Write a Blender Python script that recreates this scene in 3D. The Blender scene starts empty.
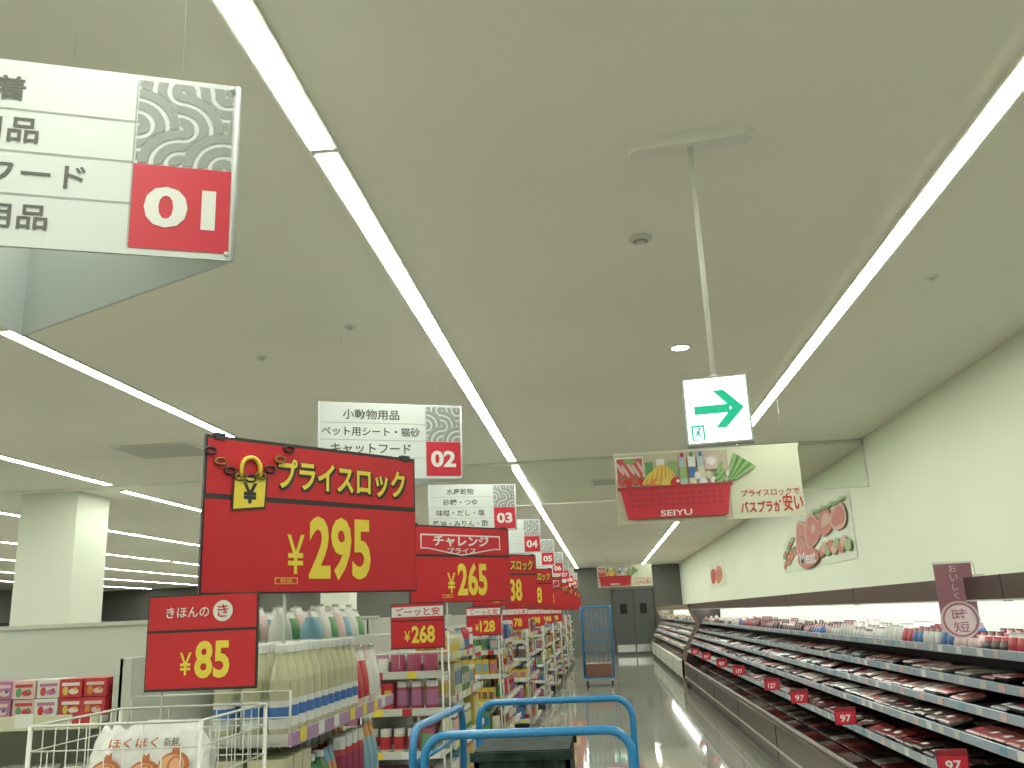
import bpy, math, random
from mathutils import Matrix, Vector
random.seed(7)
S = bpy.context.scene
S.view_settings.view_transform = 'Standard'
S.view_settings.look = 'None'
S.view_settings.exposure = 0.12

# ------------------------------------------------------------------ materials
MATS = {}
def mat(name, col, rough=0.5, emit=0.0, metal=0.0, noise=0.0, nscale=8.0, ecol=None, spec=0.5, alpha=1.0):
    if name in MATS: return MATS[name]
    m = bpy.data.materials.new(name); m.use_nodes = True
    nt = m.node_tree; b = nt.nodes['Principled BSDF']
    c = (col[0], col[1], col[2], 1)
    b.inputs['Base Color'].default_value = c
    b.inputs['Roughness'].default_value = rough
    b.inputs['Metallic'].default_value = metal
    b.inputs['Specular IOR Level'].default_value = spec
    b.inputs['Alpha'].default_value = alpha
    if emit > 0:
        e = ecol or col
        b.inputs['Emission Color'].default_value = (e[0], e[1], e[2], 1)
        b.inputs['Emission Strength'].default_value = emit
    if noise > 0:
        tc = nt.nodes.new('ShaderNodeTexCoord')
        n = nt.nodes.new('ShaderNodeTexNoise'); n.inputs['Scale'].default_value = nscale; n.inputs['Detail'].default_value = 3
        r = nt.nodes.new('ShaderNodeValToRGB')
        r.color_ramp.elements[0].position = 0.3; r.color_ramp.elements[1].position = 0.7
        r.color_ramp.elements[0].color = (col[0]*(1-noise), col[1]*(1-noise), col[2]*(1-noise), 1)
        r.color_ramp.elements[1].color = (min(1, col[0]*(1+noise)), min(1, col[1]*(1+noise)), min(1, col[2]*(1+noise)), 1)
        nt.links.new(tc.outputs['Object'], n.inputs['Vector'])
        nt.links.new(n.outputs['Fac'], r.inputs['Fac'])
        nt.links.new(r.outputs['Color'], b.inputs['Base Color'])
    MATS[name] = m
    return m

M_white = mat('white_paint', (.62, .66, .56), .6)
M_ceil = mat('ceiling_paint', (.88, .87, .77), .9, noise=.03, nscale=.6)
M_wall = mat('wall_paint', (.74, .80, .66), .8, noise=.02, nscale=.7)
M_signw = mat('sign_white', (.54, .58, .56), .5)
M_signline = mat('sign_line', (.33, .34, .32), .6)
M_text = mat('sign_text_dark', (.09, .09, .08), .6)
M_grey = mat('pattern_grey', (.24, .26, .24), .6)
M_numred = mat('number_red', (.48, .012, .03), .5)
M_red = mat('price_red', (.47, .007, .016), .45, noise=.05, nscale=5)
M_dred = mat('price_dark_red', (.20, .008, .012), .5)
M_black = mat('frame_black', (.02, .02, .02), .4)
M_yel = mat('price_yellow', (.68, .54, .05), .5)
M_pw = mat('print_white', (.62, .63, .60), .5)
M_rail = mat('rail_blue_white', (.30, .36, .42), .35)
M_railp = mat('rail_purple', (.36, .21, .36), .4)
M_railw = mat('rail_white', (.48, .50, .44), .4)
M_shelf = mat('shelf_steel', (.44, .46, .40), .4)
M_dark = mat('dark_plinth', (.05, .045, .04), .4)
M_brown = mat('brown_trim', (.055, .036, .030), .35)
M_gloss = mat('gloss_black', (.014, .014, .014), .22, spec=.3)
M_blue = mat('blue_tube', (.02, .19, .42), .3)
M_wire = mat('white_wire', (.56, .58, .52), .35)
M_chrome = mat('steel', (.6, .6, .58), .25, metal=1)
M_pole = mat('pole_white', (.66, .67, .60), .4)
M_door = mat('door_grey', (.07, .075, .07), .5)
M_deck = mat('deck_dark', (.025, .025, .028), .4)
M_lamp = mat('lamp_emit', (1, 1, .9), .5, emit=42, ecol=(.98, 1, .88))
M_clamp = mat('case_lamp_emit', (1, 1, .9), .5, emit=16, ecol=(.90, 1, .96))
M_dl = mat('downlight_emit', (1, 1, .9), .5, emit=12, ecol=(1, .98, .85))
M_exit = mat('exit_face', (.9, 1, .93), .4, emit=1.5, ecol=(.86, 1, .92))
M_green = mat('exit_green', (0, .34, .19), .4, emit=.40, ecol=(0, .6, .32))
M_cable = mat('thin_cable', (.5, .5, .44), .5)

PAL = [mat('pk_%d' % i, c, .4) for i, c in enumerate([
    (.42, .025, .035), (.56, .56, .52), (.53, .38, .06), (.04, .13, .33), (.08, .24, .09), (.48, .20, .04),
    (.36, .14, .25), (.18, .08, .05), (.50, .48, .32), (.16, .32, .40), (.30, .04, .09), (.56, .41, .38)])]
MEAT = [mat('meat_%d' % i, c, .3) for i, c in enumerate([
    (.14, .018, .018), (.24, .07, .065), (.05, .025, .02), (.32, .22, .20), (.02, .02, .02), (.36, .36, .34), (.11, .04, .03), (.22, .21, .19)])]

def floor_mat():
    m = bpy.data.materials.new('polished_tile'); m.use_nodes = True
    nt = m.node_tree; b = nt.nodes['Principled BSDF']
    tc = nt.nodes.new('ShaderNodeTexCoord')
    br = nt.nodes.new('ShaderNodeTexBrick'); br.offset = 0
    br.inputs['Scale'].default_value = 1; br.inputs['Brick Width'].default_value = .45; br.inputs['Row Height'].default_value = .45
    br.inputs['Mortar Size'].default_value = .003
    br.inputs['Color1'].default_value = (.29, .29, .24, 1); br.inputs['Color2'].default_value = (.27, .27, .225, 1)
    br.inputs['Mortar'].default_value = (.20, .20, .17, 1)
    nt.links.new(tc.outputs['Object'], br.inputs['Vector'])
    nt.links.new(br.outputs['Color'], b.inputs['Base Color'])
    b.inputs['Specular IOR Level'].default_value = .9
    n = nt.nodes.new('ShaderNodeTexNoise'); n.inputs['Scale'].default_value = 3
    mp = nt.nodes.new('ShaderNodeMapRange'); mp.inputs['To Min'].default_value = .02; mp.inputs['To Max'].default_value = .08
    nt.links.new(tc.outputs['Object'], n.inputs['Vector']); nt.links.new(n.outputs['Fac'], mp.inputs['Value'])
    nt.links.new(mp.outputs['Result'], b.inputs['Roughness'])
    return m
M_floor = floor_mat()
def glass_mat():
    m = bpy.data.materials.new('clear_pane'); m.use_nodes = True
    nt = m.node_tree; nt.nodes.clear()
    o = nt.nodes.new('ShaderNodeOutputMaterial'); mx = nt.nodes.new('ShaderNodeMixShader')
    t = nt.nodes.new('ShaderNodeBsdfTransparent'); g = nt.nodes.new('ShaderNodeBsdfGlossy')
    t.inputs[0].default_value = (.96, .98, .95, 1); g.inputs['Roughness'].default_value = .05
    mx.inputs[0].default_value = .05
    nt.links.new(t.outputs[0], mx.inputs[1]); nt.links.new(g.outputs[0], mx.inputs[2]); nt.links.new(mx.outputs[0], o.inputs[0])
    return m
M_glass = glass_mat()

# ------------------------------------------------------------------ text cache
TC = {}
def text_geo(body, bold=.0, shear=0.0):
    k = (body, bold, shear)
    if k in TC: return TC[k]
    cu = bpy.data.curves.new('t', 'FONT'); cu.body = body; cu.offset = bold; cu.shear = shear
    cu.resolution_u = 3
    ob = bpy.data.objects.new('t', cu); S.collection.objects.link(ob)
    bpy.context.view_layer.update()
    dg = bpy.context.evaluated_depsgraph_get()
    me = bpy.data.meshes.new_from_object(ob.evaluated_get(dg))
    vs = [tuple(v.co) for v in me.vertices]; fs = [tuple(p.vertices) for p in me.polygons]
    bpy.data.objects.remove(ob); bpy.data.curves.remove(cu); bpy.data.meshes.remove(me)
    if not vs: vs = [(0, 0, 0), (1, 0, 0), (1, 1, 0)]; fs = [(0, 1, 2)]
    x0 = min(v[0] for v in vs); x1 = max(v[0] for v in vs); y0 = min(v[1] for v in vs); y1 = max(v[1] for v in vs)
    TC[k] = (vs, fs, x0, x1, y0, y1)
    return TC[k]

# ------------------------------------------------------------------ mesh builder
class B:
    def __init__(s):
        s.v = []; s.f = []; s.m = []; s.mats = []; s.sm = []; s.M = Matrix()
    def mi(s, m):
        if m not in s.mats: s.mats.append(m)
        return s.mats.index(m)
    def add(s, vs, fs, m, smooth=False):
        o = len(s.v)
        for v in vs: s.v.append(tuple(s.M @ Vector(v)))
        ms = m if isinstance(m, list) else [m]*len(fs)
        for f, mm in zip(fs, ms):
            s.f.append(tuple(i+o for i in f)); s.m.append(s.mi(mm)); s.sm.append(smooth)
    def box(s, x0, x1, y0, y1, z0, z1, m):
        vs = [(x0,y0,z0),(x1,y0,z0),(x1,y1,z0),(x0,y1,z0),(x0,y0,z1),(x1,y0,z1),(x1,y1,z1),(x0,y1,z1)]
        s.add(vs, [(0,3,2,1),(4,5,6,7),(0,1,5,4),(1,2,6,5),(2,3,7,6),(3,0,4,7)], m)
    def rect(s, cx, cz, y, w, h, m):   # faces -y
        s.add([(cx-w/2,y,cz-h/2),(cx+w/2,y,cz-h/2),(cx+w/2,y,cz+h/2),(cx-w/2,y,cz+h/2)], [(0,1,2,3)], m)
    def poly(s, pts, y, m):
        s.add([(p[0], y, p[1]) for p in pts], [tuple(range(len(pts)))], m)
    def disc(s, cx, cz, y, rx, rz, m, n=18, rot=0):
        ca, sa = math.cos(rot), math.sin(rot)
        pts = []
        for i in range(n):
            a = 2*math.pi*i/n; px, pz = rx*math.cos(a), rz*math.sin(a)
            pts.append((cx+px*ca-pz*sa, cz+px*sa+pz*ca))
        s.poly(pts, y, m)
    def text(s, body, cx, cz, y, w, h, m, bold=0.0, shear=0.0):
        vs, fs, x0, x1, y0, y1 = text_geo(body, bold, shear)
        sx = w/max(1e-6, x1-x0); sz = (h/max(1e-6, y1-y0)) if h else sx
        s.add([(cx+(v[0]-(x0+x1)/2)*sx, y, cz+(v[1]-(y0+y1)/2)*sz) for v in vs], fs, m)
    def lathe(s, prof, c, m, n=12):
        vs = []; fs = []; ms = []
        for r, z in prof:
            for i in range(n):
                a = 2*math.pi*i/n; vs.append((c[0]+r*math.cos(a), c[1]+r*math.sin(a), c[2]+z))
        for k in range(len(prof)-1):
            mm = m[k] if isinstance(m, list) else m
            for i in range(n):
                j = (i+1) % n; fs.append((k*n+i, k*n+j, (k+1)*n+j, (k+1)*n+i)); ms.append(mm)
        fs.append(tuple(range((len(prof)-1)*n, len(prof)*n))); ms.append(ms[-1])
        fs.append(tuple(reversed(range(n)))); ms.append(ms[0])
        s.add(vs, fs, ms, smooth=False)
    def path(s, pts, r, m, n=8, closed=False):
        P = [Vector(p) for p in pts]; N = len(P); vs = []; fs = []
        up = None
        for i in range(N):
            if closed: t = (P[(i+1) % N]-P[i-1]).normalized()
            else: t = (P[min(i+1, N-1)]-P[max(i-1, 0)]).normalized()
            if up is None:
                up = Vector((0,0,1)) if abs(t.z) < .9 else Vector((1,0,0))
            a = t.cross(up)
            if a.length < 1e-4: a = t.cross(Vector((0,1,0)))
            a.normalize(); b2 = a.cross(t).normalized(); up = b2
            for k in range(n):
                q = 2*math.pi*k/n
                vs.append(tuple(P[i]+a*(r*math.cos(q))+b2*(r*math.sin(q))))
        for i in range(N if closed else N-1):
            i2 = (i+1) % N
            for k in range(n):
                j = (k+1) % n; fs.append((i*n+k, i*n+j, i2*n+j, i2*n+k))
        if not closed:
            fs.append(tuple(reversed(range(n)))); fs.append(tuple(range((N-1)*n, N*n)))
        s.add(vs, fs, m, smooth=True)
    def tube(s, p, q, r, m, n=8): s.path([p, q], r, m, n)
    def pouch(s, cx, cy, z, w, d, h, m, m2=None, rz=0, face='x'):
        lv = [(0, .9, .8), (.12, 1.0, 1.0), (.45, 1.0, .85), (.75, .97, .45), (.9, .95, .12), (1.0, .97, .06)]
        n = 10; vs = []; fs = []; ms = []
        for t, sw, sd in lv:
            for i in range(n):
                a = 2*math.pi*i/n; ca, sa = math.cos(a), math.sin(a)
                px = math.copysign(abs(ca)**.55, ca)*w/2*sw; py = math.copysign(abs(sa)**.8, sa)*d/2*sd
                if face == 'x': px, py = py, px
                vs.append((cx+px, cy+py, z+h*t))
        for k in range(len(lv)-1):
            for i in range(n):
                j = (i+1) % n
                f = (k*n+i, k*n+j, (k+1)*n+j, (k+1)*n+i)
                if face == 'x': f = f[::-1]
                fs.append(f); ms.append((m2 or m) if k in (1, 2) else m)
        fs.append(tuple(range((len(lv)-1)*n, len(lv)*n))); ms.append(m)
        s.add(vs, fs, ms, smooth=True)
    def bottle(s, cx, cy, z, r, h, body, label, cap, n=10):
        k = h/.28
        s.lathe([(r*.9, 0), (r, .01*k), (r, .03*k), (r*1.02, .03*k), (r*1.02, .12*k), (r, .12*k), (r, .185*k), (r*.8, .215*k), (r*.38, .24*k), (r*.38, .252*k), (r*.48, .252*k), (r*.48, .28*k)],
                (cx, cy, z), [body, body, label, label, label, body, body, body, body, cap, cap], n)
    def tray(s, cx, cy, z, w, d, h, m, top, tilt=0):
        vs = []
        for zz, k in ((0, .82), (h*.7, 1.0), (h, .86)):
            for sx, sy in ((-1,-1),(1,-1),(1,1),(-1,1)):
                vs.append((cx+sx*w/2*k, cy+sy*d/2*k, z+zz+sx*tilt*w/2))
        fs = [(0,3,2,1)]; ms = [m]
        for a in range(2):
            for i in range(4):
                j = (i+1) % 4; fs.append((a*4+i, a*4+j, (a+1)*4+j, (a+1)*4+i)); ms.append(m if a == 0 else top)
        fs.append((8,9,10,11)); ms.append(top)
        s.add(vs, fs, ms)
    def mesh(s, name):
        me = bpy.data.meshes.new(name); me.from_pydata(s.v, [], s.f)
        for m in s.mats: me.materials.append(m)
        me.polygons.foreach_set('material_index', s.m)
        me.polygons.foreach_set('use_smooth', s.sm)
        me.update(); return me
    def build(s, name, loc=(0,0,0), rz=0, parent=None):
        ob = bpy.data.objects.new(name, s.mesh(name)); S.collection.objects.link(ob)
        ob.location = loc; ob.rotation_euler = (0, 0, rz)
        if parent: ob.parent = parent
        return ob
def place(me, name, loc, rz=0):
    ob = bpy.data.objects.new(name, me); S.collection.objects.link(ob); ob.location = loc; ob.rotation_euler = (0, 0, rz); return ob

WX = 2.79; LX = -20.0; Y0 = -4.0; Y1 = 33.0
# ------------------------------------------------------------------ room
b = B(); b.box(LX, WX, Y0, Y1, -.1, 0, M_floor); b.build('floor')
b = B(); b.box(WX, WX+.15, Y0, Y1, 0, 3.2, M_wall); b.build('wall_right')
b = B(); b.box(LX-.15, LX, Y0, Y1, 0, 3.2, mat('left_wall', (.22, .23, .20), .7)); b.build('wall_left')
b = B(); b.box(LX-.15, WX+.15, Y1, Y1+.15, 0, 3.2, mat('far_wall', (.13, .135, .115), .8)); b.build('wall_far')
b = B(); b.box(LX-.15, WX+.15, Y0-.15, Y0, 0, 3.2, M_wall); b.build('wall_near')
b = B()
b.box(LX, 1.32, Y0, 9.45, 3.10, 3.22, M_ceil); b.box(1.32, WX, Y0, 9.45, 3.13, 3.25, M_ceil)
b.box(LX, WX, 9.45, Y1, 3.07, 3.19, M_ceil)
b.build('ceiling')
b = B()
b.box(-1.6, WX, 9.425, 9.435, 2.63, 3.10, M_glass)
b.box(-1.6, WX, 9.424, 9.436, 2.624, 2.632, M_pole)
b.box(-1.6, WX, 9.42, 9.445, 3.09, 3.10, M_pole)
b.box(WX-.02, WX, 9.42, 9.44, 2.624, 3.10, M_pole)
b.build('smoke_barrier_pane')

def strip(x, y0, y1, z, w=.07):
    b = B()
    b.box(x-w/2-.012, x+w/2+.012, y0-.01, y1+.01, z-.012, z, M_pole)
    y = y0
    while y < y1-.01:
        ye = min(y+1.25, y1)
        b.add([(x-w/2, y, z-.014), (x-w/2, ye, z-.014), (x+w/2, ye, z-.014), (x+w/2, y, z-.014)], [(0,1,2,3)], M_lamp)
        y = ye
    b.build('ceiling_light_strip')
for x in (-.86, 1.46, -3.09, -5.33, -7.6, -9.9, -12.1, -14.4, -16.7):
    z = 3.13 if x > 1.32 else 3.10
    if x == -3.09:
        strip(x, Y0+.5, 3.9, z); strip(x, 4.26, 9.3, z)
    elif x == -.86:
        strip(x, Y0+.5, 2.70, z, .082); strip(x, 2.74, 9.3, z, .074)
    else: strip(x, Y0+.5, 9.3, z)
    strip(x, 9.62, 20.0, 3.07); strip(x, 20.3, 32.5, 3.07)

# columns
for cx, cy in ((-6.45, 9.46), (-6.45, 20.5), (-13.4, 12.5)):
    b = B(); b.box(cx, cx+.67, cy, cy+.66, 0, 3.07, M_white); b.box(cx-.02, cx+.69, cy-.01, cy+.68, 0, .1, M_dark); b.build('structural_column')

# ceiling fittings
def fitting(name, x, y, z, prof, ms):
    b = B(); b.lathe([(r, -h) for r, h in prof], (0, 0, 0), ms, 20); b.build(name, (x, y, z))
fitting('recessed_downlight', .59, 5.48, 3.10, [(.07, 0), (.07, .006), (.055, .008), (.054, .0085), (.001, .009)], [M_pole, M_pole, M_dl, M_dl])
fitting('smoke_detector', .27, 3.71, 3.10, [(.05, 0), (.052, .010), (.035, .018), (.02, .025), (.001, .026)], [M_pole, M_pole, M_signline, M_pole])
SPR = [M_pole, M_pole, M_chrome, M_pole, M_pole]
for x, y in ((-1.98, 5.07), (-1.3, 4.61), (-2.2, 8.0)):
    fitting('fire_sprinkler', x, y, 3.10, [(.035, 0), (.03, .008), (.01, .010), (.01, .020), (.016, .022), (.001, .024)], SPR)
fitting('fire_sprinkler', 1.83, 4.59, 3.13, [(.035, 0), (.03, .008), (.01, .010), (.01, .020), (.016, .022), (.001, .024)], SPR)
def vent(x, y, w, d, z):
    b = B(); b.box(x-w/2, x+w/2, y-d/2, y+d/2, z-.015, z, M_pole)
    n = int(d/.05)
    for i in range(n):
        yy = y-d/2+.03+(d-.06)*(i+.5)/n
        b.box(x-w/2+.03, x+w/2-.03, yy-.010, yy+.010, z-.017, z-.0155, mat('vent_slat', (.6, .6, .54), .5))
    b.build('ceiling_air_vent')
vent(-1.88, 8.46, .5, .5, 3.10); vent(-3.88, 7.66, .7, .6, 3.10); vent(.12, 11.1, .35, .5, 3.07)

# ------------------------------------------------------------------ exit sign
R = math.radians(-8)
b = B()
pts = []
for i in range(24):
    a = 2*math.pi*i/24; cx = .175 if math.cos(a) >= 0 else -.175
    pts.append((cx+.045*math.cos(a), .045*math.sin(a)))
n = len(pts)
vs = [(p[0], p[1], 1.6) for p in pts]+[(p[0], p[1], 1.580) for p in pts]+[(p[0]*.97, p[1]*.8, 1.570) for p in pts]
fs = [(i, (i+1) % n, n+(i+1) % n, n+i) for i in range(n)]+[(n+i, n+(i+1) % n, 2*n+(i+1) % n, 2*n+i) for i in range(n)]+[tuple(range(2*n, 3*n))]
b.add(vs, fs, mat('bracket_white', (.80, .79, .72), .4))
b.tube((0, 0, 1.58), (0, 0, .72), .009, M_pole, 10)
b.lathe([(.016, 0), (.016, .008), (.009, .014)], (0, 0, .725), M_pole, 12)
M_eh = mat('exit_housing', (.30, .34, .31), .4)
b.box(-.105, .105, -.028, .028, .505, .727, M_eh)
b.box(-.098, .098, -.0300, -.0285, .511, .721, M_exit)
b.rect(0, .616, -.0305, .196, .208, M_exit)
yy = -.032; dz = -.009
b.poly([(-.072, .640+dz), (.04, .640+dz), (.04, .612+dz), (-.072, .612+dz)][::-1], yy, M_green)
b.poly([(-.01, .688+dz), (.025, .688+dz), (.085, .626+dz), (.046, .626+dz)][::-1], yy-.0005, M_green)
b.poly([(.046, .626+dz), (.085, .626+dz), (.025, .564+dz), (-.01, .564+dz)][::-1], yy-.0005, M_green)
b.rect(-.066, .553+dz, yy, .042, .050, M_green)
b.rect(-.066, .551+dz, yy-.0005, .030, .040, M_exit)
b.disc(-.062, .565+dz, yy-.001, .005, .005, M_green, 10)
b.poly([(-.071, .560+dz), (-.060, .560+dz), (-.062, .548+dz), (-.072, .548+dz)][::-1], yy-.001, M_green)
b.poly([(-.064, .551+dz), (-.055, .540+dz), (-.059, .537+dz), (-.069, .548+dz)][::-1], yy-.001, M_green)
b.poly([(-.067, .551+dz), (-.075, .538+dz), (-.079, .541+dz), (-.072, .552+dz)][::-1], yy-.001, M_green)
b.build('hanging_exit_sign', (.410, 2.885, 1.5), R)

# ------------------------------------------------------------------ aisle signs (triangular prisms)
def swirl(b, x0, x1, z0, z1, y, N):
    w = x1-x0; h = z1-z0; s = w/2.15; rnd = random.Random(14)
    flips = {(i, j): rnd.random() < .5 for i in range(-1, 6) for j in range(-1, 8)}
    nx = N; nz = int(N*h/w)
    dx = w/nx; dz = h/nz
    bands = ((.05, .28), (.39, .61), (.72, .95))
    for j in range(nz):
        start = None
        for i in range(nx+1):
            on = False
            if i < nx:
                px = (i+.5)*dx/s; pz = (j+.5)*dz/s
                ci, cj = int(px), int(pz); fx, fz = px-ci, pz-cj
                if flips[(ci, cj)]: fx = 1-fx
                r = math.hypot(fx, fz)
                if r > .97: r = math.hypot(1-fx, 1-fz)
                on = any(a < r < c for a, c in bands)
            if on and start is None: start = i
            if not on and start is not None:
                xa, xb = x0+start*dx, x0+i*dx; za = z0+j*dz
                b.add([(xa, y, za), (xb, y, za), (xb, y, za+dz), (xa, y, za+dz)], [(0,1,2,3)], M_grey); start = None
def aisle_face(b, num, rows, N):
    W, H = .78, .41
    b.box(-W, 0, -.004, .004, -H, 0, M_signw)
    yy = -.0055
    xs = -.203
    for i in range(4):
        zc = -.018-(H-.036)*(i+.5)/4
        if i < 3: b.rect((-W+.01+xs)/2, -.018-(H-.036)*(i+1)/4, yy, W+xs-.01, .003, M_signline)
        t = rows[i] if i < len(rows) else ''
        if t:
            ww = min(len(t)*.062-.004, .53)
            b.text(t, (-W+xs)/2+(.018 if num == '01' else -.01), zc, yy-.0005, ww, .056 if len(t) < 9 else .05, M_text, .014)
    b.rect(xs, -H/2, yy, .003, H-.03, M_signline)
    swirl(b, xs+.004, -.010, -.205, -.012, yy, N)
    b.rect((xs-.010)/2+.002, -.302, yy, .193, .188, M_numred)
    b.text(num, (xs-.010)/2, -.302, yy-.001, .140, .092, M_pw, .035)
def aisle_sign(num, rows, ax, ay, a1, N):
    W, H = .78, .41
    b = B()
    b.M = Matrix.Rotation(a1, 4, 'Z'); aisle_face(b, num, rows, N)
    b.M = Matrix.Rotation(-math.radians(27), 4, 'Z') ; b.box(-W, -.012, -.004, .004, -H, 0, M_signw)
    A = Vector((0, 0, 0)); P1 = Matrix.Rotation(a1, 4, 'Z') @ Vector((-W, 0, 0)); P2 = Matrix.Rotation(-math.radians(27), 4, 'Z') @ Vector((-W, 0, 0))
    b.M = Matrix()
    b.add([tuple(P1), tuple(P2), tuple(P2-Vector((0,0,H))), tuple(P1-Vector((0,0,H)))], [(0,1,2,3)], M_signw)
    for f in (.15, .85):
        p = A.lerp(P1, f); b.tube((p.x, p.y, 0), (p.x, p.y, .45), .0004, M_cable, 5)
    p = P2*.85; b.tube((p.x, p.y, 0), (p.x, p.y, .42), .0004, M_cable, 5)
    for p in (A, P1, P2):
        b.tube((p.x, p.y, -H), (p.x, p.y, 0), .006, M_signw, 6)
    for x, z in ((-.012, -.012), (-.012, -H+.012)):
        q = Matrix.Rotation(a1, 4, 'Z') @ Vector((x, -.007, 0)); b.tube((q.x, q.y, z), (q.x+.002, q.y-.003, z), .005, M_wire, 8)
    return b.build('hanging_aisle_sign', (ax, ay, 2.65))
rowsets = {1: ['肌着', '日用品', 'ドッグフード', '台所用品'], 2: ['小動物用品', 'ペット用シート・猫砂', 'キャットフード', 'ドッグフード'],
           3: ['水産乾物', '砂糖・つゆ', '味噌・だし・塩', '醤油・みりん・酢'], 4: ['パスタソース', 'ソース', '缶詰', 'ジャム'],
           5: ['カレー', 'スープ', '即席めん', 'ふりかけ']}
angs = [22, 24, 18, 18, 17, 17, 17, 17, 17, 17]
for i in range(9):
    aisle_sign('%02d' % (i+1), rowsets.get(i+1, rowsets[5] if i % 2 else rowsets[4]), -.723, 1.67+3.145*i, math.radians(angs[i]), 130 if i == 0 else (60 if i < 3 else 26))

# ------------------------------------------------------------------ price signs
def board_frame(b, W, H, split):
    b.box(-W/2, W/2, -.006, .006, -H/2, H/2, M_black)
    t0 = H/2-.012; t1 = -H/2+split*H+.012
    b.rect(0, (t0+t1)/2, -.0075, W-.016, t0-t1, M_red)
    b.rect(0, -H/2+split*H/2, -.0085, W-.010, split*H-.012, M_red)
def price_digits(b, txt, cx, cz, w, h, y=-.0105, yenw=.07):
    b.text(txt, cx, cz, y, w, h, M_yel, .032)
    b.text('¥', cx-w/2-yenw*.78, cz-h*.10, y, yenw, h*.60, M_yel, .01)
def big_sign(kind, price, x, y, ang, lod=0):
    W, H = .9, .52
    b = B(); board_frame(b, W, H, .60)
    yy = -.0105
    if kind == 'lock':
        for dx, dz in ((-.005, -.004), (.006, -.006), (.0, .004)):
            b.text('プライスロック', .113+dx, .148+dz, yy-.0001*dx, .575, .112, M_black, .035)
        b.text('プライスロック', .110, .150, yy-.001, .57, .110, M_yel, .028)
        px, pz = -.285, .085
        b.poly([(px-.068, pz-.075), (px+.062, pz-.062), (px+.068, pz+.05), (px-.064, pz+.045)], yy-.001, M_black)
        b.poly([(px-.06, pz-.068), (px+.055, pz-.055), (px+.06, pz+.043), (px-.057, pz+.038)], yy-.002, M_yel)
        b.text('¥', px, pz-.012, yy-.003, .055, .07, M_black, .03)
        arc = [(px-.035+.0, yy-.003, pz+.04)]+[(px-.0+.035*math.cos(a), yy-.004, pz+.075+.035*math.sin(a)) for a in [math.pi-math.pi*k/8 for k in range(9)]]+[(px+.035, yy-.003, pz+.045)]
        b.path(arc, .008, M_yel, 6)
        for k in range(9):
            t = k/8; cx = px-.15+.30*t; cz = .205-.10*math.sin(math.pi*t)+.035*t
            ring = [(cx+.02*math.cos(a), yy-.003-.002*(k % 2), cz+.011*math.sin(a)) for a in [2*math.pi*q/10 for q in range(10)]]
            b.path(ring, .0042, mat('chain_bronze', (.20, .13, .02), .4) if k % 2 else M_black, 5, closed=True)
    else:
        b.poly([(-.36, .20), (.36, .20), (.36, .10), (.30, .10), (.0, .055), (-.30, .10), (-.36, .10)][::-1], yy, M_pw)
        b.poly([(-.35, .19), (.35, .19), (.35, .108), (.30, .108), (.0, .063), (-.30, .108), (-.35, .108)][::-1], yy-.0008, M_numred)
        b.text('チャレンジ', 0, .155, yy-.0015, .50, .075, M_pw, .03)
        b.text('プライス', 0, .09, yy-.0015, .26, .04, M_pw, .02)
    price_digits(b, price, .09, -.105, .27 if len(price) == 3 else .19, .225)
    b.rect(-.135, -.218, yy, .09, .022, M_yel); b.rect(-.135, -.218, yy-.0005, .084, .017, M_red); b.text('税抜', -.135, -.218, yy-.001, .05, .014, M_yel)
    for px in (-.4, .4):
        b.box(px-.02, px+.02, -.012, .010, H/2-.015, H/2+.008, M_black)
    b.tube((-.12, .02, -.70), (-.12, .02, H/2-.05), .006, M_wire, 8)
    b.build('price_sign_board', (x, y, 1.868), math.radians(ang))
prices = ['295', '265', '238', '198', '178', '98', '398', '158', '88']
for i, p in enumerate(prices):
    big_sign('chal' if i in (1, 4) else 'lock', p, -1.0 if i != 1 else -.97, 3.145+3.14*i, 52 if i == 0 else 48)
def small_sign(kind, price, x, y, pole):
    W, H = .335, .27
    b = B(); b.box(-W/2, W/2, -.005, .005, -H/2, H/2, M_black)
    b.rect(0, .083, -.0065, W-.008, .095, M_red); b.rect(0, -.05, -.0065, W-.008, .155, M_red)
    yy = -.008
    if kind == 'ki':
        b.text('きほんの', -.045, .085, yy, .13, .030, M_pw, .010)
        b.disc(.062, .085, yy, .030, .030, M_pw); b.text('き', .062, .085, yy-.001, .034, .036, M_red, .01)
    else:
        b.rect(0, .085, yy+.0005, W-.012, .06, M_pw)
        b.text('ズーッと安', 0, .085, yy, .28, .05, M_red, .018)
    w = .105 if len(price) == 2 else .145
    price_digits(b, price, .035, -.05, w, .105, yy, .035)
    b.tube((-.12, .012, -pole), (-.12, .012, .1), .003, M_wire, 6); b.tube((.12, .012, -pole), (.12, .012, .1), .003, M_wire, 6)
    b.build('shelf_price_sign', (x, y, 1.5-.033), 0)
small_sign('ki', '85', -1.17, 2.60, .30)
small_sign('yasu', '268', -1.146, 5.6, .25)
for i, p in enumerate(['128', '78', '298', '198', '58']):
    small_sign('yasu', p, -1.15, 8.75+3.14*i, .25)

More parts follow.
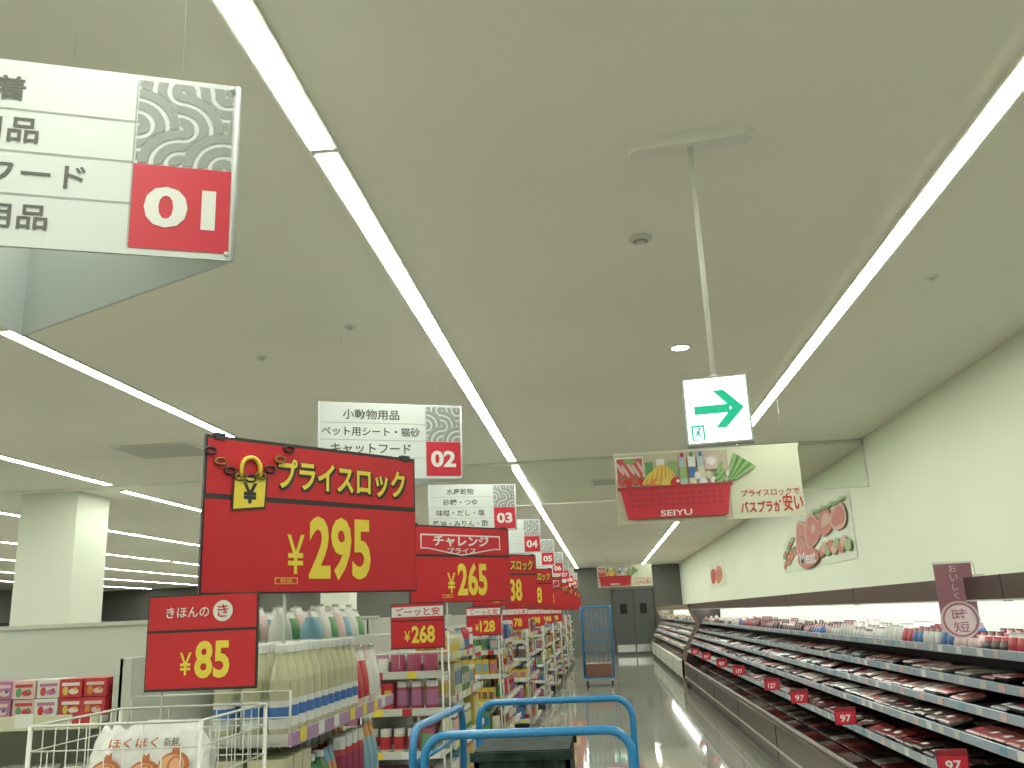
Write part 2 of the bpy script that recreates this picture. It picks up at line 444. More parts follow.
# ------------------------------------------------------------------ shelves & products
def product(b, kind, cx, cy, z, w, d, h, m1, m2, face):
    if kind == 'box':
        if face == 'x': b.box(cx-d/2, cx+d/2, cy-w/2*.95, cy+w/2*.95, z, z+h, m1); b.box(cx+d/2, cx+d/2+.001, cy-w/2*.7, cy+w/2*.7, z+h*.3, z+h*.75, m2)
        else: b.box(cx-w/2*.95, cx+w/2*.95, cy-d/2, cy+d/2, z, z+h, m1); b.box(cx-w/2*.7, cx+w/2*.7, cy-d/2-.001, cy-d/2, z+h*.3, z+h*.75, m2)
    elif kind == 'bottle': b.bottle(cx, cy, z, w*.44, h, m1, m2, M_pw, 8)
    elif kind == 'pouch': b.pouch(cx, cy, z, w*.95, d*.6, h, m1, m2, face=face)
    elif kind == 'jar': b.lathe([(w*.42, 0), (w*.45, h*.1), (w*.45, h*.2), (w*.455, h*.2), (w*.455, h*.7), (w*.4, h*.8), (w*.42, h*.8), (w*.42, h)], (cx, cy, z), [m1, m1, m2, m2, m1, M_pw, M_pw], 8)
def fill(b, face, a0, a1, front, z, maxh, rnd, rows=1, kinds=('box', 'bottle', 'pouch', 'jar')):
    a = a0
    while a < a1-.06:
        k = rnd.choice(kinds); w = rnd.uniform(.06, .105); h = maxh*rnd.uniform(.6, .92); m1 = rnd.choice(PAL); m2 = rnd.choice(PAL); d = .12
        for q in range(rnd.randint(2, 4)):
            if a+w > a1: break
            for r in range(rows):
                if face == 'x': product(b, k, front-.07-r*.14, a+w/2, z, w, d, h, m1, m2, 'x')
                else: product(b, k, a+w/2, front+.07+r*.14, z, w, d, h, m1, m2, 'y')
            a += w*1.03
        a += .004
def price_cards(b, face, a0, a1, front, z, rnd):
    a = a0+.08
    while a < a1-.08:
        m = rnd.choice([M_pw, M_pw, M_yel, PAL[0]])
        if face == 'x': b.box(front, front+.002, a, a+.06, z-.022, z+.02, m)
        else: b.box(a, a+.06, front-.002, front, z-.022, z+.02, m)
        a += rnd.uniform(.12, .22)
def endcap(kind, seed):
    rnd = random.Random(seed); b = B(); L = 1.4; XF = -1.0; XB = -1.6
    b.box(XB+.02, XF-.03, .02, L-.02, 0, .12, M_dark)
    top = 1.42 if kind == 0 else 1.52
    b.box(XB, XB+.03, 0, L, .0, top, M_railw)
    hs = [.16, .50, .84, 1.165] if kind == 0 else [.16, .44, .72, 1.0, 1.27]
    for px in (0.01, L-.01):
        b.box(XB+.02, XB+.06, px-.01, px+.01, 0, top, M_shelf)
        for h in hs: b.box(XB+.03, XF-.01, px-.006, px+.006, h-.03, h+.005, M_shelf)
    rail = M_railp if kind == 0 else M_railw
    for i, h in enumerate(hs):
        b.box(XB+.03, XF-.012, 0.0, L, h-.018, h, M_shelf)
        b.box(XF-.012, XF, 0.0, L, h-.032, h+.010, rail)
        price_cards(b, 'x', 0, L, XF, h-.005, rnd)
        if kind == 0 and i == 3: continue
        fill(b, 'x', .02, L-.02, XF-.02, h, ((hs[i+1] if i+1 < len(hs) else h+.25)-h)*.93-.02, rnd, rows=2)
    if kind == 0:
        by = mat('bottle_cream', (.46, .45, .30), .12); bl = mat('label_blue', (.05, .15, .40), .4); lw = M_pw
        z = 1.165
        for r in range(3):
            for k in range(11):
                cx = XF-.060-r*.092; cy = .05+k*.082
                b.lathe([(.030, 0), (.034, .008), (.034, .02), (.0348, .02), (.0348, .050), (.0348, .085), (.0348, .105), (.034, .105), (.033, .165), (.027, .200), (.016, .232), (.013, .250), (.017, .250), (.017, .275), (.014, .28)],
                        (cx, cy, z), [by, by, by, lw, bl, lw, by, by, by, by, by, lw, lw, lw], 14)
        for r in range(3):
            for k in range(4):
                b.pouch(XF-.08-r*.12, 1.0+k*.10, z, .10, .08, .235, PAL[1] if (k+r) % 2 else PAL[11], PAL[0] if k < 2 else PAL[1], face='x')
        b.box(XB+.03, -1.10, .62, L, 1.42, 1.432, M_shelf)
        b.box(-1.10, -1.09, .62, L, 1.405, 1.445, M_railw)
        for k in range(7):
            for r in range(3):
                b.pouch(-1.16-r*.13, .68+k*.105, 1.432, .095, .09, .13+.02*((k+r) % 2), PAL[1], [PAL[9], PAL[1], PAL[4], PAL[11]][(k+r) % 4], face='x')
        for xx in (XF-.01, XB+.06): b.tube((xx, .01, 1.165), (xx, .01, 1.30), .004, M_wire, 6)
        b.tube((XB+.06, .01, 1.22), (XF-.01, .01, 1.22), .003, M_wire, 6)
        b.tube((XB+.06, .01, 1.30), (XF-.01, .01, 1.30), .003, M_wire, 6)
    else:
        x0, x1 = -1.55, -1.03
        for h in (.2, .45, .7, .95, 1.17):
            b.box(x0, x1, -.26, -.01, h-.012, h, M_wire); b.box(x0, x1, -.27, -.26, h-.022, h+.022, M_railw)
            price_cards(b, 'y', x0, x1, -.27, h, rnd)
            fill(b, 'y', x0+.01, x1-.01, -.255, h, .20, rnd, kinds=('pouch', 'jar', 'box'))
        for xx in (x0, x1):
            for yy in (-.26, -.02): b.tube((xx, yy, 0), (xx, yy, 1.42), .007, M_wire, 6)
        for h in (1.3, 1.42): b.path([(x0, -.26, h), (x1, -.26, h), (x1, -.02, h), (x0, -.02, h)], .004, M_wire, 5, closed=True)
    return b.mesh('endcap_shelf_display')
place(endcap(0, 3), 'endcap_shelf_display', (0, 2.9, 0))
caps = [endcap(1, 11), endcap(1, 12), endcap(1, 13)]
for i in range(1, 9):
    place(caps[i % 3], 'endcap_shelf_display', (0, 2.9+3.14*i, 0))

def gondola(seed):
    rnd = random.Random(seed); b = B(); x0, x1 = -9.5, -1.61
    b.box(x0, x1, .58, .62, 0, 1.54, M_railw)
    b.box(x0, x1, .05, 1.15, 0, .12, M_dark)
    b.box(x0-.02, x1, .57, .63, 1.53, 1.545, M_shelf)
    for h in (.15, .50, .85, 1.25):
        b.box(x0, x1, .10, .58, h-.02, h, M_shelf); b.box(x0, x1, .088, .10, h-.035, h+.008, mat('rail_cream', (.5, .5, .36), .4))
        b.box(x0, x1, .62, 1.10, h-.02, h, M_shelf); b.box(x0, x1, 1.10, 1.112, h-.035, h+.02, M_railw)
        price_cards(b, 'y', x0, x1, .088, h-.005, rnd)
        if h < 1.2: fill(b, 'y', x0+.02, x1-.02, .12, h, .28, rnd)
        else:
            a = x1-.002
            k = 0
            seq = [(0, 11, 5), (0, 1, 2), (1, 6, 0), (11, 0, 4), (6, 11, 3), (6, 1, 4), (9, 4, 1), (4, 8, 6), (9, 1, 3), (8, 2, 0), (3, 1, 2)]
            while a > x0+.2:   # boxed goods on the top shelf
                i1, i2, i3 = seq[k % 11]; m1, m2, m3 = PAL[i1], PAL[i2], PAL[i3]
                for q in range(2):
                    o = .006*((k+q) % 2); zz = h+q*.058; x = a
                    b.box(a-.078, a-.002, .13+o, .25, zz, zz+.056, m1)
                    b.rect(a-.04, zz+.040, .129+o, .060, .010, m2)
                    b.disc(a-.056, zz+.020, .1280+o, .010, .014, m3, 12)
                    b.disc(a-.028, zz+.018, .1278+o, .017, .009, m2, 12)
                    b.disc(a-.022, zz+.024, .1276+o, .006, .006, m3, 12)
                a -= .080; k += 1
    for k in range(7):
        xx = x0+.02+(x1-x0-.04)*k/6
        for sy in (.10, .62): b.box(xx-.006, xx+.006, sy, sy+.48, .10, .14, M_shelf)
    return b.mesh('gondola_shelving')
G = [gondola(21), gondola(22)]
for i in range(9): place(G[i % 2], 'gondola_shelving', (0, 2.75+3.14*i, 0))

# tall dark fixtures along the far left
b = B()
for k in range(9):
    y = 4+3.1*k
    b.box(-19.4, -15.0, y, y+.9, 0, 1.9, M_dark); b.box(-19.4, -15.0, y-.01, y, 1.72, 1.9, M_brown)
    for h in (.3, .7, 1.1, 1.5):
        b.box(-19.35, -15.05, y-.17, y, h-.02, h, M_railw)
        fill(b, 'y', -19.3, -15.1, y-.16, h, .3, random.Random(k*7+int(h*10)), kinds=('box',))
b.build('tall_wall_shelving')

# wire basket rack + onion bag
b = B(); x0, x1, y0, y1 = -1.47, -1.02, 2.28, 2.72
for h, r in ((1.28, .004), (1.22, .002), (1.14, .002), (1.06, .002), (.98, .004)):
    b.path([(x0, y0, h), (x1, y0, h), (x1, y1, h), (x0, y1, h)], r, M_wire, 6, closed=True)
k = 0
while x0+k*.05 <= x1+.001:
    x = x0+k*.05
    for y in (y0, y1): b.tube((x, y, .98), (x, y, 1.28 if k % 3 == 0 else 1.22), .0015, M_wire, 5)
    b.tube((x, y0, .98), (x, y1, .98), .0015, M_wire, 5); k += 1
k = 0
while y0+k*.055 <= y1+.001:
    y = y0+k*.055
    for x in (x0, x1): b.tube((x, y, .98), (x, y, 1.28), .0015, M_wire, 5)
    b.tube((x0, y, .98), (x1, y, .98), .0015, M_wire, 5); k += 1
for x in (x0, x1):
    for y in (y0, y1): b.tube((x, y, 0), (x, y, 1.28), .006, M_wire, 8)
b.path([(x0, y0, .3), (x1, y0, .3), (x1, y1, .3), (x0, y1, .3)], .005, M_wire, 6, closed=True)
b.build('wire_basket_rack')
b = B()
M_bag = mat('bag_white', (.58, .59, .56), .22, noise=.10, nscale=25); M_on = mat('print_orange', (.36, .10, .03), .5); M_on2 = mat('print_onion_light', (.55, .30, .14), .5)
vs = []; fs = []; NL = 16; NN = 36
for l in range(NL+1):
    t = l/NL
    sw = .92+.10*math.sin(t*math.pi) - (.16 if t > .75 else 0)*((t-.75)/.25); sd = (1-.0*t) if t < .45 else 1-.88*((t-.45)/.55)**1.2
    for i in range(NN):
        a = 2*math.pi*i/NN; ca, sa = math.cos(a), math.sin(a)
        wob = 1+.03*math.sin(a*5+l*1.1)+.03*math.sin(a*11-l*.7)
        px = math.copysign(abs(ca)**.6, ca)*.165*sw*wob; py = math.copysign(abs(sa)**.8, sa)*.09*sd*wob
        vs.append((px, py, .275*t+(.014*math.sin(i*1.7) if l == NL else 0)))
for l in range(NL):
    for i in range(NN):
        j = (i+1) % NN; fs.append((l*NN+i, l*NN+j, (l+1)*NN+j, (l+1)*NN+i))
fs.append(tuple(range(NL*NN, (NL+1)*NN)))
b.add(vs, fs, M_bag, True)
b.M = Matrix.Translation((0, -.102, .130)) @ Matrix.Rotation(math.radians(-25), 4, 'X')
for sx, sz in ((-.085, .040), (.015, .036), (.09, .055)):
    b.disc(sx, sz, 0, .042, .036, M_on, 18); b.disc(sx-.004, sz, -.001, .034, .028, M_on2, 16); b.disc(sx+.004, sz, -.0015, .020, .025, M_on, 14); b.disc(sx+.004, sz, -.002, .014, .020, M_on2, 14)
    b.poly([(sx-.012, sz+.03), (sx+.012, sz+.03), (sx+.006, sz+.055), (sx-.002, sz+.046), (sx-.008, sz+.053)][::-1], -.0005, M_on)
b.text('ほくほく', -.03, .118, .006, .13, .028, M_on, .02); b.text('新鮮', .07, .118, .006, .04, .024, M_text, .01)
b.M = Matrix()
b.build('onion_bag', (-1.225, 2.44, .985), math.radians(4))

# ------------------------------------------------------------------ refrigerated display cases
def case(y0, y1, front, header, name, tiers, seed, low, goods, topgoods):
    rnd = random.Random(seed); b = B()
    XF = 1.50
    b.box(XF+.08, 2.4, y0, y1, 0, .12, M_dark)
    b.box(XF+.01, XF+.06, y0, y1, .12, .44, front)
    b.box(XF, XF+.02, y0, y1, .20, .22, M_shelf)
    b.path([(XF+.03, y0, .45), (XF+.03, y1, .45)], .035, front, 8)
    b.box(XF+.06, 2.3, y0, y1, .34, .38, M_deck)
    b.box(2.30, 2.34, y0, y1, .1, 1.56, low)
    for i, (xe, h) in enumerate(tiers):
        top = i == len(tiers)-1
        b.box(xe, 2.30, y0, y1, h-.014, h, M_deck)
        b.box(xe-.012, xe, y0, y1, h-.030, h+.012, M_rail)
        y = y0+.1
        while y < y1-.1:
            b.box(xe-.014, xe-.012, y, y+.07, h-.026, h+.009, rnd.choice([M_pw, MATS['pk_9'], M_railw, M_railw, PAL[11], M_rail])); y += rnd.uniform(.14, .3)
        y = y0+.06
        while y < y1-.22:
            w = rnd.uniform(.12, .20); t = rnd.choice(goods); n = rnd.randint(1, 3)
            if top:
                c1 = rnd.choice(topgoods); c2 = rnd.choice(topgoods+[PAL[3], MEAT[2]])
                hh = rnd.uniform(.065, .11)
                for q in range(n+1):
                    if y+.12 > y1: break
                    for r in range(3):
                        if rnd.random() < .93: b.pouch(xe+.05+r*.10, y+.05, h, .095, .06, hh+.01*r, c1, c2, face='x')
                    y += .10
                continue
            for q in range(n):
                if y+w > y1: break
                if rnd.random() > .10:
                    base = MEAT[4] if rnd.random() < .65 else MEAT[5]
                    tl = .10+rnd.uniform(-.08, .14); dz = rnd.choice([0, 0, .012])
                    b.tray(xe+.068, y+w/2+rnd.uniform(-.006, .006), h+.010+dz, .125, w*.93, .024, base, t, tilt=tl)
                    zt = h+.010+dz+.0245-tl*.02
                    b.add([(xe+.045, y+w*.55, zt-tl*.005+.0005), (xe+.085, y+w*.55, zt+tl*.035+.0005), (xe+.085, y+w*.85, zt+tl*.035+.0005), (xe+.045, y+w*.85, zt-tl*.005+.0005)], [(0,1,2,3)], M_pw if rnd.random() < .75 else M_numred)
                    if rnd.random() < .6: b.tray(xe+.20, y+w/2, h+.012, .12, w*.93, .022, base, t, tilt=.02)
                y += w
    y = y0+.05
    while y < y1-.2:
        for r in range(2):
            t = rnd.choice(goods); b.tray(XF+.16+r*.2, y+.1, .385+.02*r, .18, .19, .035, MEAT[4] if rnd.random() < .7 else MEAT[5], t, tilt=.08)
        y += .2
    b.box(1.75, WX-.005, y0, y1, 1.56, 1.586, header)
    b.box(1.74, 1.775, y0, y1, 1.473, 1.586, header)
    b.box(1.736, 1.74, y0, y1, 1.473, 1.481, M_shelf)
    b.box(1.775, 2.30, y0, y1, 1.53, 1.56, M_railw)
    b.box(2.285, 2.30, y0, y1, 1.24, 1.53, M_white)
    b.box(2.00, 2.06, y0+.05, y1-.05, 1.505, 1.53, M_clamp)
    y = y0+2.4
    while y < y1-1:
        b.box(1.738, 1.777, y-.002, y+.002, 1.47, 1.587, M_black); b.box(XF+.005, XF+.062, y-.002, y+.002, .12, .46, M_black); y += 2.4
    for yy in (y0, y1-.05):
        vs = [(XF+.02, yy, .0), (2.4, yy, 0), (2.4, yy, 1.58), (1.76, yy, 1.58), (1.76, yy, 1.42), (1.88, yy, 1.20), (1.60, yy, .70), (XF+.02, yy, .46)]
        vs2 = [(a, c+.05, d) for a, c, d in vs]; n = len(vs)
        b.add(vs+vs2, [tuple(range(n)), tuple(reversed(range(n, 2*n)))]+[((i+1) % n, i, n+i, n+(i+1) % n) for i in range(n)], header)
    return b.build(name)
T = [(1.60, .70), (1.68, .856), (1.76, .975), (1.84, 1.083), (1.92, 1.224)]
case(-3.0, 18.6, M_brown, M_brown, 'refrigerated_display_case', T, 5, M_deck, [MEAT[0], MEAT[1], MEAT[2], MEAT[2], MEAT[3], MEAT[5], MEAT[6], MEAT[7], MEAT[4]],
     [PAL[0], PAL[1], PAL[1], PAL[11], MEAT[1], MEAT[0], MEAT[3]])
M_cw = mat('case_white', (.55, .56, .50), .4)
case(19.4, 31.0, M_cw, mat('case_tan', (.22, .17, .12), .4), 'refrigerated_display_case', T, 6, M_cw, [PAL[1], PAL[8], MEAT[5], PAL[11], PAL[0]], [PAL[1], PAL[8], PAL[2], PAL[0]])

def flag(x, y, z, txt, s=.14):
    b = B(); b.box(-s/2, s/2, -.002, .002, -s*.4, s*.4, M_dred)
    b.rect(0, -.012, -.003, s*.92, s*.55, M_numred); b.rect(0, s*.31, -.003, s*.9, s*.14, M_dred)
    b.text(txt, 0, -.014, -.004, s*.50, s*.32, M_pw, .02); b.tube((s*.3, .0, -s*.4), (s*.3, .004, -s*.4-.03), .003, M_wire, 5)
    b.build('price_tag_flag', (x, y, z))
for y, t in ((4.57, '97'), (6.46, '97'), (7.9, '97'), (9.15, '127'), (11.3, '177'), (12.9, '97'), (14.8, '97'), (16.6, '97')):
    flag(1.545, y, .765, t)

# hanging vertical sign on case
b = B(); M_pk = mat('sign_mauve', (.24, .10, .13), .5); M_pkl = mat('sign_mauve_light', (.50, .38, .38), .5)
b.box(-.085, .085, -.003, .003, -.10, .16, M_pk)
b.disc(0, -.11, -.0035, .088, .088, M_pkl, 28); b.disc(0, -.11, -.0045, .080, .080, M_pk, 28); b.disc(0, -.11, -.0050, .070, .070, M_pkl, 28)
b.add([(.088*math.cos(2*math.pi*i/28), .003, -.11+.088*math.sin(2*math.pi*i/28)) for i in range(28)], [tuple(range(28))], M_pk)
for i, (c, w) in enumerate((('お', .036), ('い', .034), ('し', .026), ('く', .022))): b.text(c, 0, .132-i*.043, -.0045, w, .034, M_pkl, .005)
b.text('時', 0, -.085, -.006, .07, .055, M_pk, .012); b.text('短', 0, -.143, -.006, .07, .050, M_pk, .012)
b.box(-.09, .09, -.004, .004, .155, .165, M_wire)
b.tube((.10, .01, .17), (.10, .01, .09), .003, M_wire, 6); b.tube((.10, .01, .16), (.0, .0, .16), .003, M_wire, 6)
b.box(.06, .14, .0, .03, .087, .10, M_wire)
b.build('case_topper_sign', (1.70, 4.62, 1.5), math.radians(-8))

# ------------------------------------------------------------------ hanging banner
b = B(); M_cream = mat('banner_cream', (.54, .56, .42), .6); M_pale = mat('banner_pale', (.44, .40, .30), .6)
W, H = 1.42, .55
b.box(-W/2, W/2, -.004, .004, -H/2, H/2, M_cream)
b.rect(-W/2+.44, 0, -.006, .88, H-.01, M_pale)
M_bask = mat('basket_red', (.46, .012, .025), .5); M_bask2 = mat('basket_red_dark', (.30, .01, .02), .5)
yy = -.008
CNT = [0]
def D(cx, cz, rx, rz, c, rot=0):
    CNT[0] += 1; b.disc(-W/2+cx, cz, yy-.0003*CNT[0], rx, rz, c, 16, rot)
def RR(cx, cz, w, h, c):
    CNT[0] += 1; b.rect(-W/2+cx, cz, yy-.0003*CNT[0], w, h, c)
M_banana = mat('fr_yellow', (.58, .47, .08), .5); M_leaf = mat('fr_green', (.06, .20, .04), .5); M_leaf2 = mat('fr_green_light', (.21, .35, .12), .5); M_mt = mat('fr_meat', (.44, .07, .06), .5); M_or = mat('fr_orange', (.56, .20, .04), .5); M_bott = mat('fr_bottle', (.34, .42, .42), .4)
RR(.12, .15, .22, .20, M_pw); RR(.12, .15, .20, .17, M_mt)
for k in range(5): D(.045+.04*k, .16-.02*(k % 2), .012, .06, PAL[11], .5)
D(.12, .215, .05, .02, M_leaf2)
for k in range(4): RR(.27+.09*k, .12+.02*(k % 2), .06, .16, [PAL[4], M_pw, M_leaf2, M_or][k])
for k in range(4): D(.05+.055*k, .06-.01*(k % 2), .034, .038, M_bask if k % 2 else M_mt); D(.05+.055*k, .085-.01*(k % 2), .016, .008, M_leaf)
for k in range(7): D(.26+.032*k, .075+.03*math.sin(k*.6), .020, .075, M_banana, -.7+.17*k); D(.265+.032*k, .075+.03*math.sin(k*.6), .006, .065, M_or, -.7+.17*k)
D(.31, .02, .05, .045, M_or); D(.33, .035, .02, .016, M_banana); D(.40, .02, .048, .045, M_banana); D(.47, .025, .045, .045, M_bask); D(.485, .04, .014, .012, M_pw)
for k in range(3):
    RR(.53+.07*k, .12, .055, .22, [M_bott, M_pw, M_bott][k]); RR(.53+.07*k, .10, .055, .09, [M_leaf2, PAL[3], PAL[8]][k]); RR(.53+.07*k, .24, .024, .035, [M_bask, M_leaf, PAL[3]][k])
for k in range(8): D(.60+.04*k, .03+.045*(k % 2), .026, .030, M_pw if k % 3 else PAL[8])
RR(.75, .17, .10, .11, PAL[11]); D(.75, .18, .035, .03, M_pw)
for k in range(6): D(.80+.01*(k % 2), .00+.025*k, .055, .016, [M_leaf, M_leaf2][k % 2], .5+.12*k)
for k in range(7):
    CNT[0] += 1
    b.poly([(-W/2+.86+.008*k, .03), (-W/2+.93+.022*k, .235-.016*k), (-W/2+.952+.022*k, .215-.016*k), (-W/2+.872+.008*k, .02)][::-1], yy-.0003*CNT[0], M_leaf if k % 2 else M_leaf2)
yb = yy-.0003*CNT[0]-.002
b.poly([(-W/2+.03, .01), (-W/2+.88, .01), (-W/2+.84, -.24), (-W/2+.08, -.24)][::-1], yb, M_bask)
b.rect(-W/2+.455, -.005, yb-.001, .88, .03, M_bask2)
for r in range(3):
    for k in range(14): b.rect(-W/2+.12+k*.052, -.055-.042*r, yb-.001, .036, .022, M_bask2)
b.rect(-W/2+.45, -.205, yb-.0015, .34, .06, M_bask); b.text('SEIYU', -W/2+.45, -.205, yb-.0025, .24, .045, M_pw, .02)
b.text('プライスロックで', W/2-.245, -.085, yy, .44, .055, M_mt, .02)
b.text('バスプラが', W/2-.325, -.190, yy, .31, .090, M_bask, .025); b.text('安い', W/2-.085, -.170, yy, .15, .13, M_bask, .018)
for px in (-.6, .6): b.tube((px, 0, H/2), (px, 0, .65), .0005, M_cable, 5)
b.box(-W/2-.01, W/2+.01, -.007, .007, H/2-.01, H/2+.008, M_cream)
b.M = Matrix(); me_b = b.mesh('hanging_banner')
place(me_b, 'hanging_banner', (.865, 7.0, 2.42)); place(me_b, 'hanging_banner', (.6, 24.0, 2.39))

# ------------------------------------------------------------------ wall food poster (on right wall)
b = B(); M_post = mat('poster_white', (.62, .69, .55), .6); M_mt2 = mat('poster_meat', (.46, .15, .12), .6); M_mt3 = mat('poster_meat_light', (.54, .34, .27), .6)
M_pr = mat('poster_red', (.45, .05, .05), .6)
PW, PH = 4.1, .74
b.poly([(0, 0), (PW, 0), (PW, PH), (1.9, PH), (1.2, PH*.92), (.2, PH*.55), (0, PH*.3)], -.004, M_post)
KK = [0]
def E(cx, cz, rx, rz, c, rot=0, irr=0.0, n=22):
    KK[0] += 1; pts = []
    for i in range(n):
        a = 2*math.pi*i/n; q = 1+irr*math.sin(2*a+1)+irr*.6*math.sin(3*a+cx)
        pts.append((cx+rx*q*math.cos(a), cz+rz*q*math.sin(a)))
    b.poly(pts, -.006-.0006*KK[0], c)
rp = random.Random(3)
for k in range(16): E(.15+.065*k, .07+.10*rp.random()+.012*k, .10, .045, [M_pr, M_or, M_leaf, M_mt2][k % 4], 0, .1)
for k in range(6): E(.25+.13*k, .24+.04*k, .12, .045, [M_leaf, M_pr, M_leaf2][k % 3], 0, .15)
E(1.55, .36, .38, .32, M_mt3, 0, .10); E(1.57, .35, .33, .28, M_mt2, 0, .12)
for k in range(5): E(1.40+.09*k, .30+.05*((k*3) % 4), .018, .08, M_mt3, 0, .2)
E(2.20, .46, .40, .24, M_mt3, 0, .12); E(2.22, .45, .34, .20, M_mt2, 0, .14); E(2.3, .48, .10, .06, M_mt3, 0, .2)
E(2.95, .50, .34, .18, M_mt2, 0, .1); E(3.0, .52, .20, .09, M_mt3, 0, .2)
E(3.60, .50, .34, .17, M_mt3, 0, .1); E(3.60, .50, .27, .12, M_mt2, 0, .15)
for k in range(9): E(2.6+.16*k, .16+.05*(k % 2), .13, .07, [M_mt2, M_mt3, M_leaf2][k % 3], 0, .12)
for k in range(7): E(2.5+.22*k, .68-.02*(k % 2), .14, .025, M_leaf if k % 2 else M_leaf2, 0, .2)
E(1.85, .13, .62, .13, M_mt2, 0, .03)
KK[0] += 1
b.text('Meat', 1.85, .135, -.006-.0006*KK[0]-.002, .95, .17, M_pw, .02)
b.build('wall_food_poster', (WX-.002, 14.28, 1.95), math.radians(-90))
b = B(); KK[0] = 0; b.poly([(0, 0), (3, 0), (3, .6), (0, .6)], -.004, M_post)
E(.8, .3, .5, .2, M_pr, 0, .1); E(1.9, .3, .6, .22, M_or, 0, .1); E(1.9, .32, .4, .12, M_mt2, 0, .1)
b.build('wall_food_poster', (WX-.002, 24.0, 1.95), math.radians(-90))

# ------------------------------------------------------------------ stock trolley (blue tube)
def archpts(p, q, zt, z0, r=.09):
    p = Vector((p[0], p[1], 0)); q = Vector((q[0], q[1], 0)); d = (q-p).normalized(); out = [(p.x, p.y, z0)]
    for k in range(7):
        a = math.pi/2*k/6; v = p+d*(r-r*math.cos(a)); out.append((v.x, v.y, zt-r+r*math.sin(a)))
    for k in range(7):
        a = math.pi/2*k/6; v = q-d*(r-r*math.sin(a)); out.append((v.x, v.y, zt-r+r*math.cos(a)))
    out.append((q.x, q.y, z0)); return out
def wheel(b, x, y):
    b.M = Matrix.Translation((x, y, .06)) @ Matrix.Rotation(math.pi/2, 4, 'Y')
    b.lathe([(.02, -.02), (.055, -.018), (.06, -.01), (.06, .01), (.055, .018), (.02, .02)], (0, 0, 0), M_black, 16)
    b.M = Matrix(); b.box(x-.025, x+.025, y-.03, y+.03, .115, .16, M_chrome)
    b.box(x-.03, x-.026, y-.012, y+.012, .05, .13, M_chrome); b.box(x+.026, x+.03, y-.012, y+.012, .05, .13, M_chrome)
b = B()
zt = 1.165; xa, xb, ya, yb_ = -.56, .055, 2.8, 3.78
b.path(archpts((xa, ya), (xb, ya), zt, .18, .07), .013, M_blue, 10)
b.path(archpts((xa+.03, yb_), (xb+.03, yb_), zt, .18, .07), .013, M_blue, 10)
b.path(archpts((xa-.07, ya+.17), (xa-.02, yb_-.1), zt, .18, .07), .013, M_blue, 10)
for y in (ya, yb_):
    for h in (.9, .6): b.tube((xa+.01, y, h), (xb+.01, y, h), .009, M_blue, 8)
for h in (1.06, .9, .6): b.tube((xa-.07, ya+.17, h), (xa-.02, yb_-.1, h), .008, M_blue, 8)
b.box(xa-.09, xb+.04, ya-.03, yb_+.03, .16, .20, M_blue); b.box(xa-.06, xb+.01, ya, yb_, .20, .205, M_deck)
for x in (xa+.02, xb-.04):
    for y in (ya+.1, yb_-.1): wheel(b, x, y)
b.build('stock_trolley')
b = B(); M_cr = mat('crate_dark', (.018, .032, .028), .75, noise=.6, nscale=16, spec=.15)
for k in range(4):
    z = .206+k*.228; x0, x1, y0, y1 = -.42, -.13, 2.86, 3.20
    b.box(x0, x1, y0, y0+.015, z, z+.215, M_cr); b.box(x0, x1, y1-.015, y1, z, z+.215, M_cr)
    b.box(x0, x0+.015, y0, y1, z, z+.215, M_cr); b.box(x1-.015, x1, y0, y1, z, z+.215, M_cr)
    b.box(x0+.01, x1-.01, y0+.01, y1-.01, z, z+.02, M_cr)
    b.box(x0-.01, x1+.01, y0-.012, y0, z+.19, z+.215, M_cr); b.box(x0-.01, x1+.01, y1, y1+.012, z+.19, z+.215, M_cr)
    for q in range(5): b.box(x0+.04+q*.05, x0+.055+q*.05, y0-.008, y0, z+.02, z+.19, M_cr)
b.box(x0, x1, y0, y1, z+.205, z+.218, M_cr)
b.rect((x0+x1)/2+.03, z+.12, y0-.010, .10, .05, M_railw)
b.build('plastic_crate_stack')

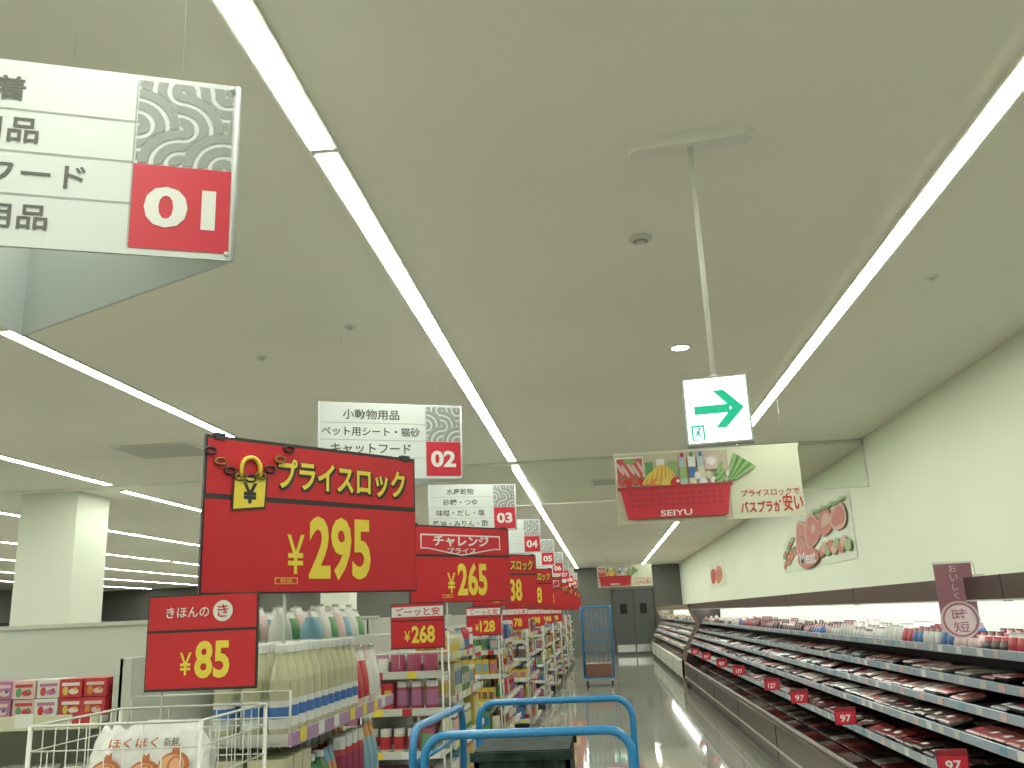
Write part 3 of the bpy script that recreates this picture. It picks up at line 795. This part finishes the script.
def rollcage(x, y):
    b = B(); w, d, h = .62, .75, 1.62
    X0, X1, YA, YB = x-w/2, x+w/2, y, y+d
    b.box(X0, X1, YA, YB, .16, .19, M_blue)
    for xx in (X0, X1): b.path(archpts((xx, YA), (xx, YB), h, .19), .018, M_blue, 8)
    b.path(archpts((X0, YB), (X1, YB), h, .19), .018, M_blue, 8)
    for k in range(1, 6):
        z = .19+k*.24
        b.tube((X0, YA, z), (X0, YB, z), .009, M_blue, 6); b.tube((X1, YA, z), (X1, YB, z), .009, M_blue, 6); b.tube((X0, YB, z), (X1, YB, z), .009, M_blue, 6)
    for k in range(1, 6):
        b.tube((X0+w*k/6, YB, .19), (X0+w*k/6, YB, h), .007, M_blue, 6)
        b.tube((X0, YA+d*k/6, .19), (X0, YA+d*k/6, h), .007, M_blue, 6); b.tube((X1, YA+d*k/6, .19), (X1, YA+d*k/6, h), .007, M_blue, 6)
    b.box(X0+.04, X1-.04, YA+.06, YB-.06, .195, .45, MATS['pk_7'])
    for xx in (X0+.05, X1-.05):
        for yy in (YA+.08, YB-.08): wheel(b, xx, yy)
    b.build('roll_cage_trolley')
rollcage(-.18, 19.6)

b = B(); b.box(.36, 1.05, Y1-.06, Y1-.005, 0, 2.2, M_door); b.box(1.06, 1.75, Y1-.06, Y1-.005, 0, 2.2, M_door)
b.box(.30, .36, Y1-.07, Y1-.003, 0, 2.25, M_dark); b.box(1.75, 1.81, Y1-.07, Y1-.003, 0, 2.25, M_dark); b.box(.30, 1.81, Y1-.07, Y1-.003, 2.2, 2.25, M_dark)
for x in (.70, 1.40): b.box(x-.12, x+.12, Y1-.07, Y1-.06, 1.4, 1.75, M_gloss)
b.box(.40, 1.03, Y1-.065, Y1-.06, .1, .35, M_chrome); b.box(1.08, 1.71, Y1-.065, Y1-.06, .1, .35, M_chrome)
b.build('door_1')
b = B(); b.box(-.16, .16, -.03, .03, -.1, .1, M_exit); b.rect(0, 0, -.032, .26, .14, M_green); b.tube((0, 0, .1), (0, 0, .57), .01, M_pole); b.build('hanging_exit_sign', (.2, 27, 2.5))

# ------------------------------------------------------------------ world + camera
w = bpy.data.worlds.new('world'); S.world = w; w.use_nodes = True
w.node_tree.nodes['Background'].inputs[0].default_value = (.5, .5, .42, 1); w.node_tree.nodes['Background'].inputs[1].default_value = .3
f = 891.0
Yc = Vector((92, -228, -f)).normalized(); Zt = Vector((-152, 3421, -f)).normalized()
Zc = (Zt-Yc*Zt.dot(Yc)).normalized(); Xc = Yc.cross(Zc)
Mw = Matrix((Xc, Yc, Zc))   # maps camera vec -> world vec
cam = bpy.data.cameras.new('camera'); cam.sensor_width = 36; cam.lens = f/1024*36; cam.clip_start = .05
co = bpy.data.objects.new('camera', cam); S.collection.objects.link(co)
co.matrix_world = Matrix.Translation((0, 0, 1.5)) @ Mw.to_4x4()
S.camera = co
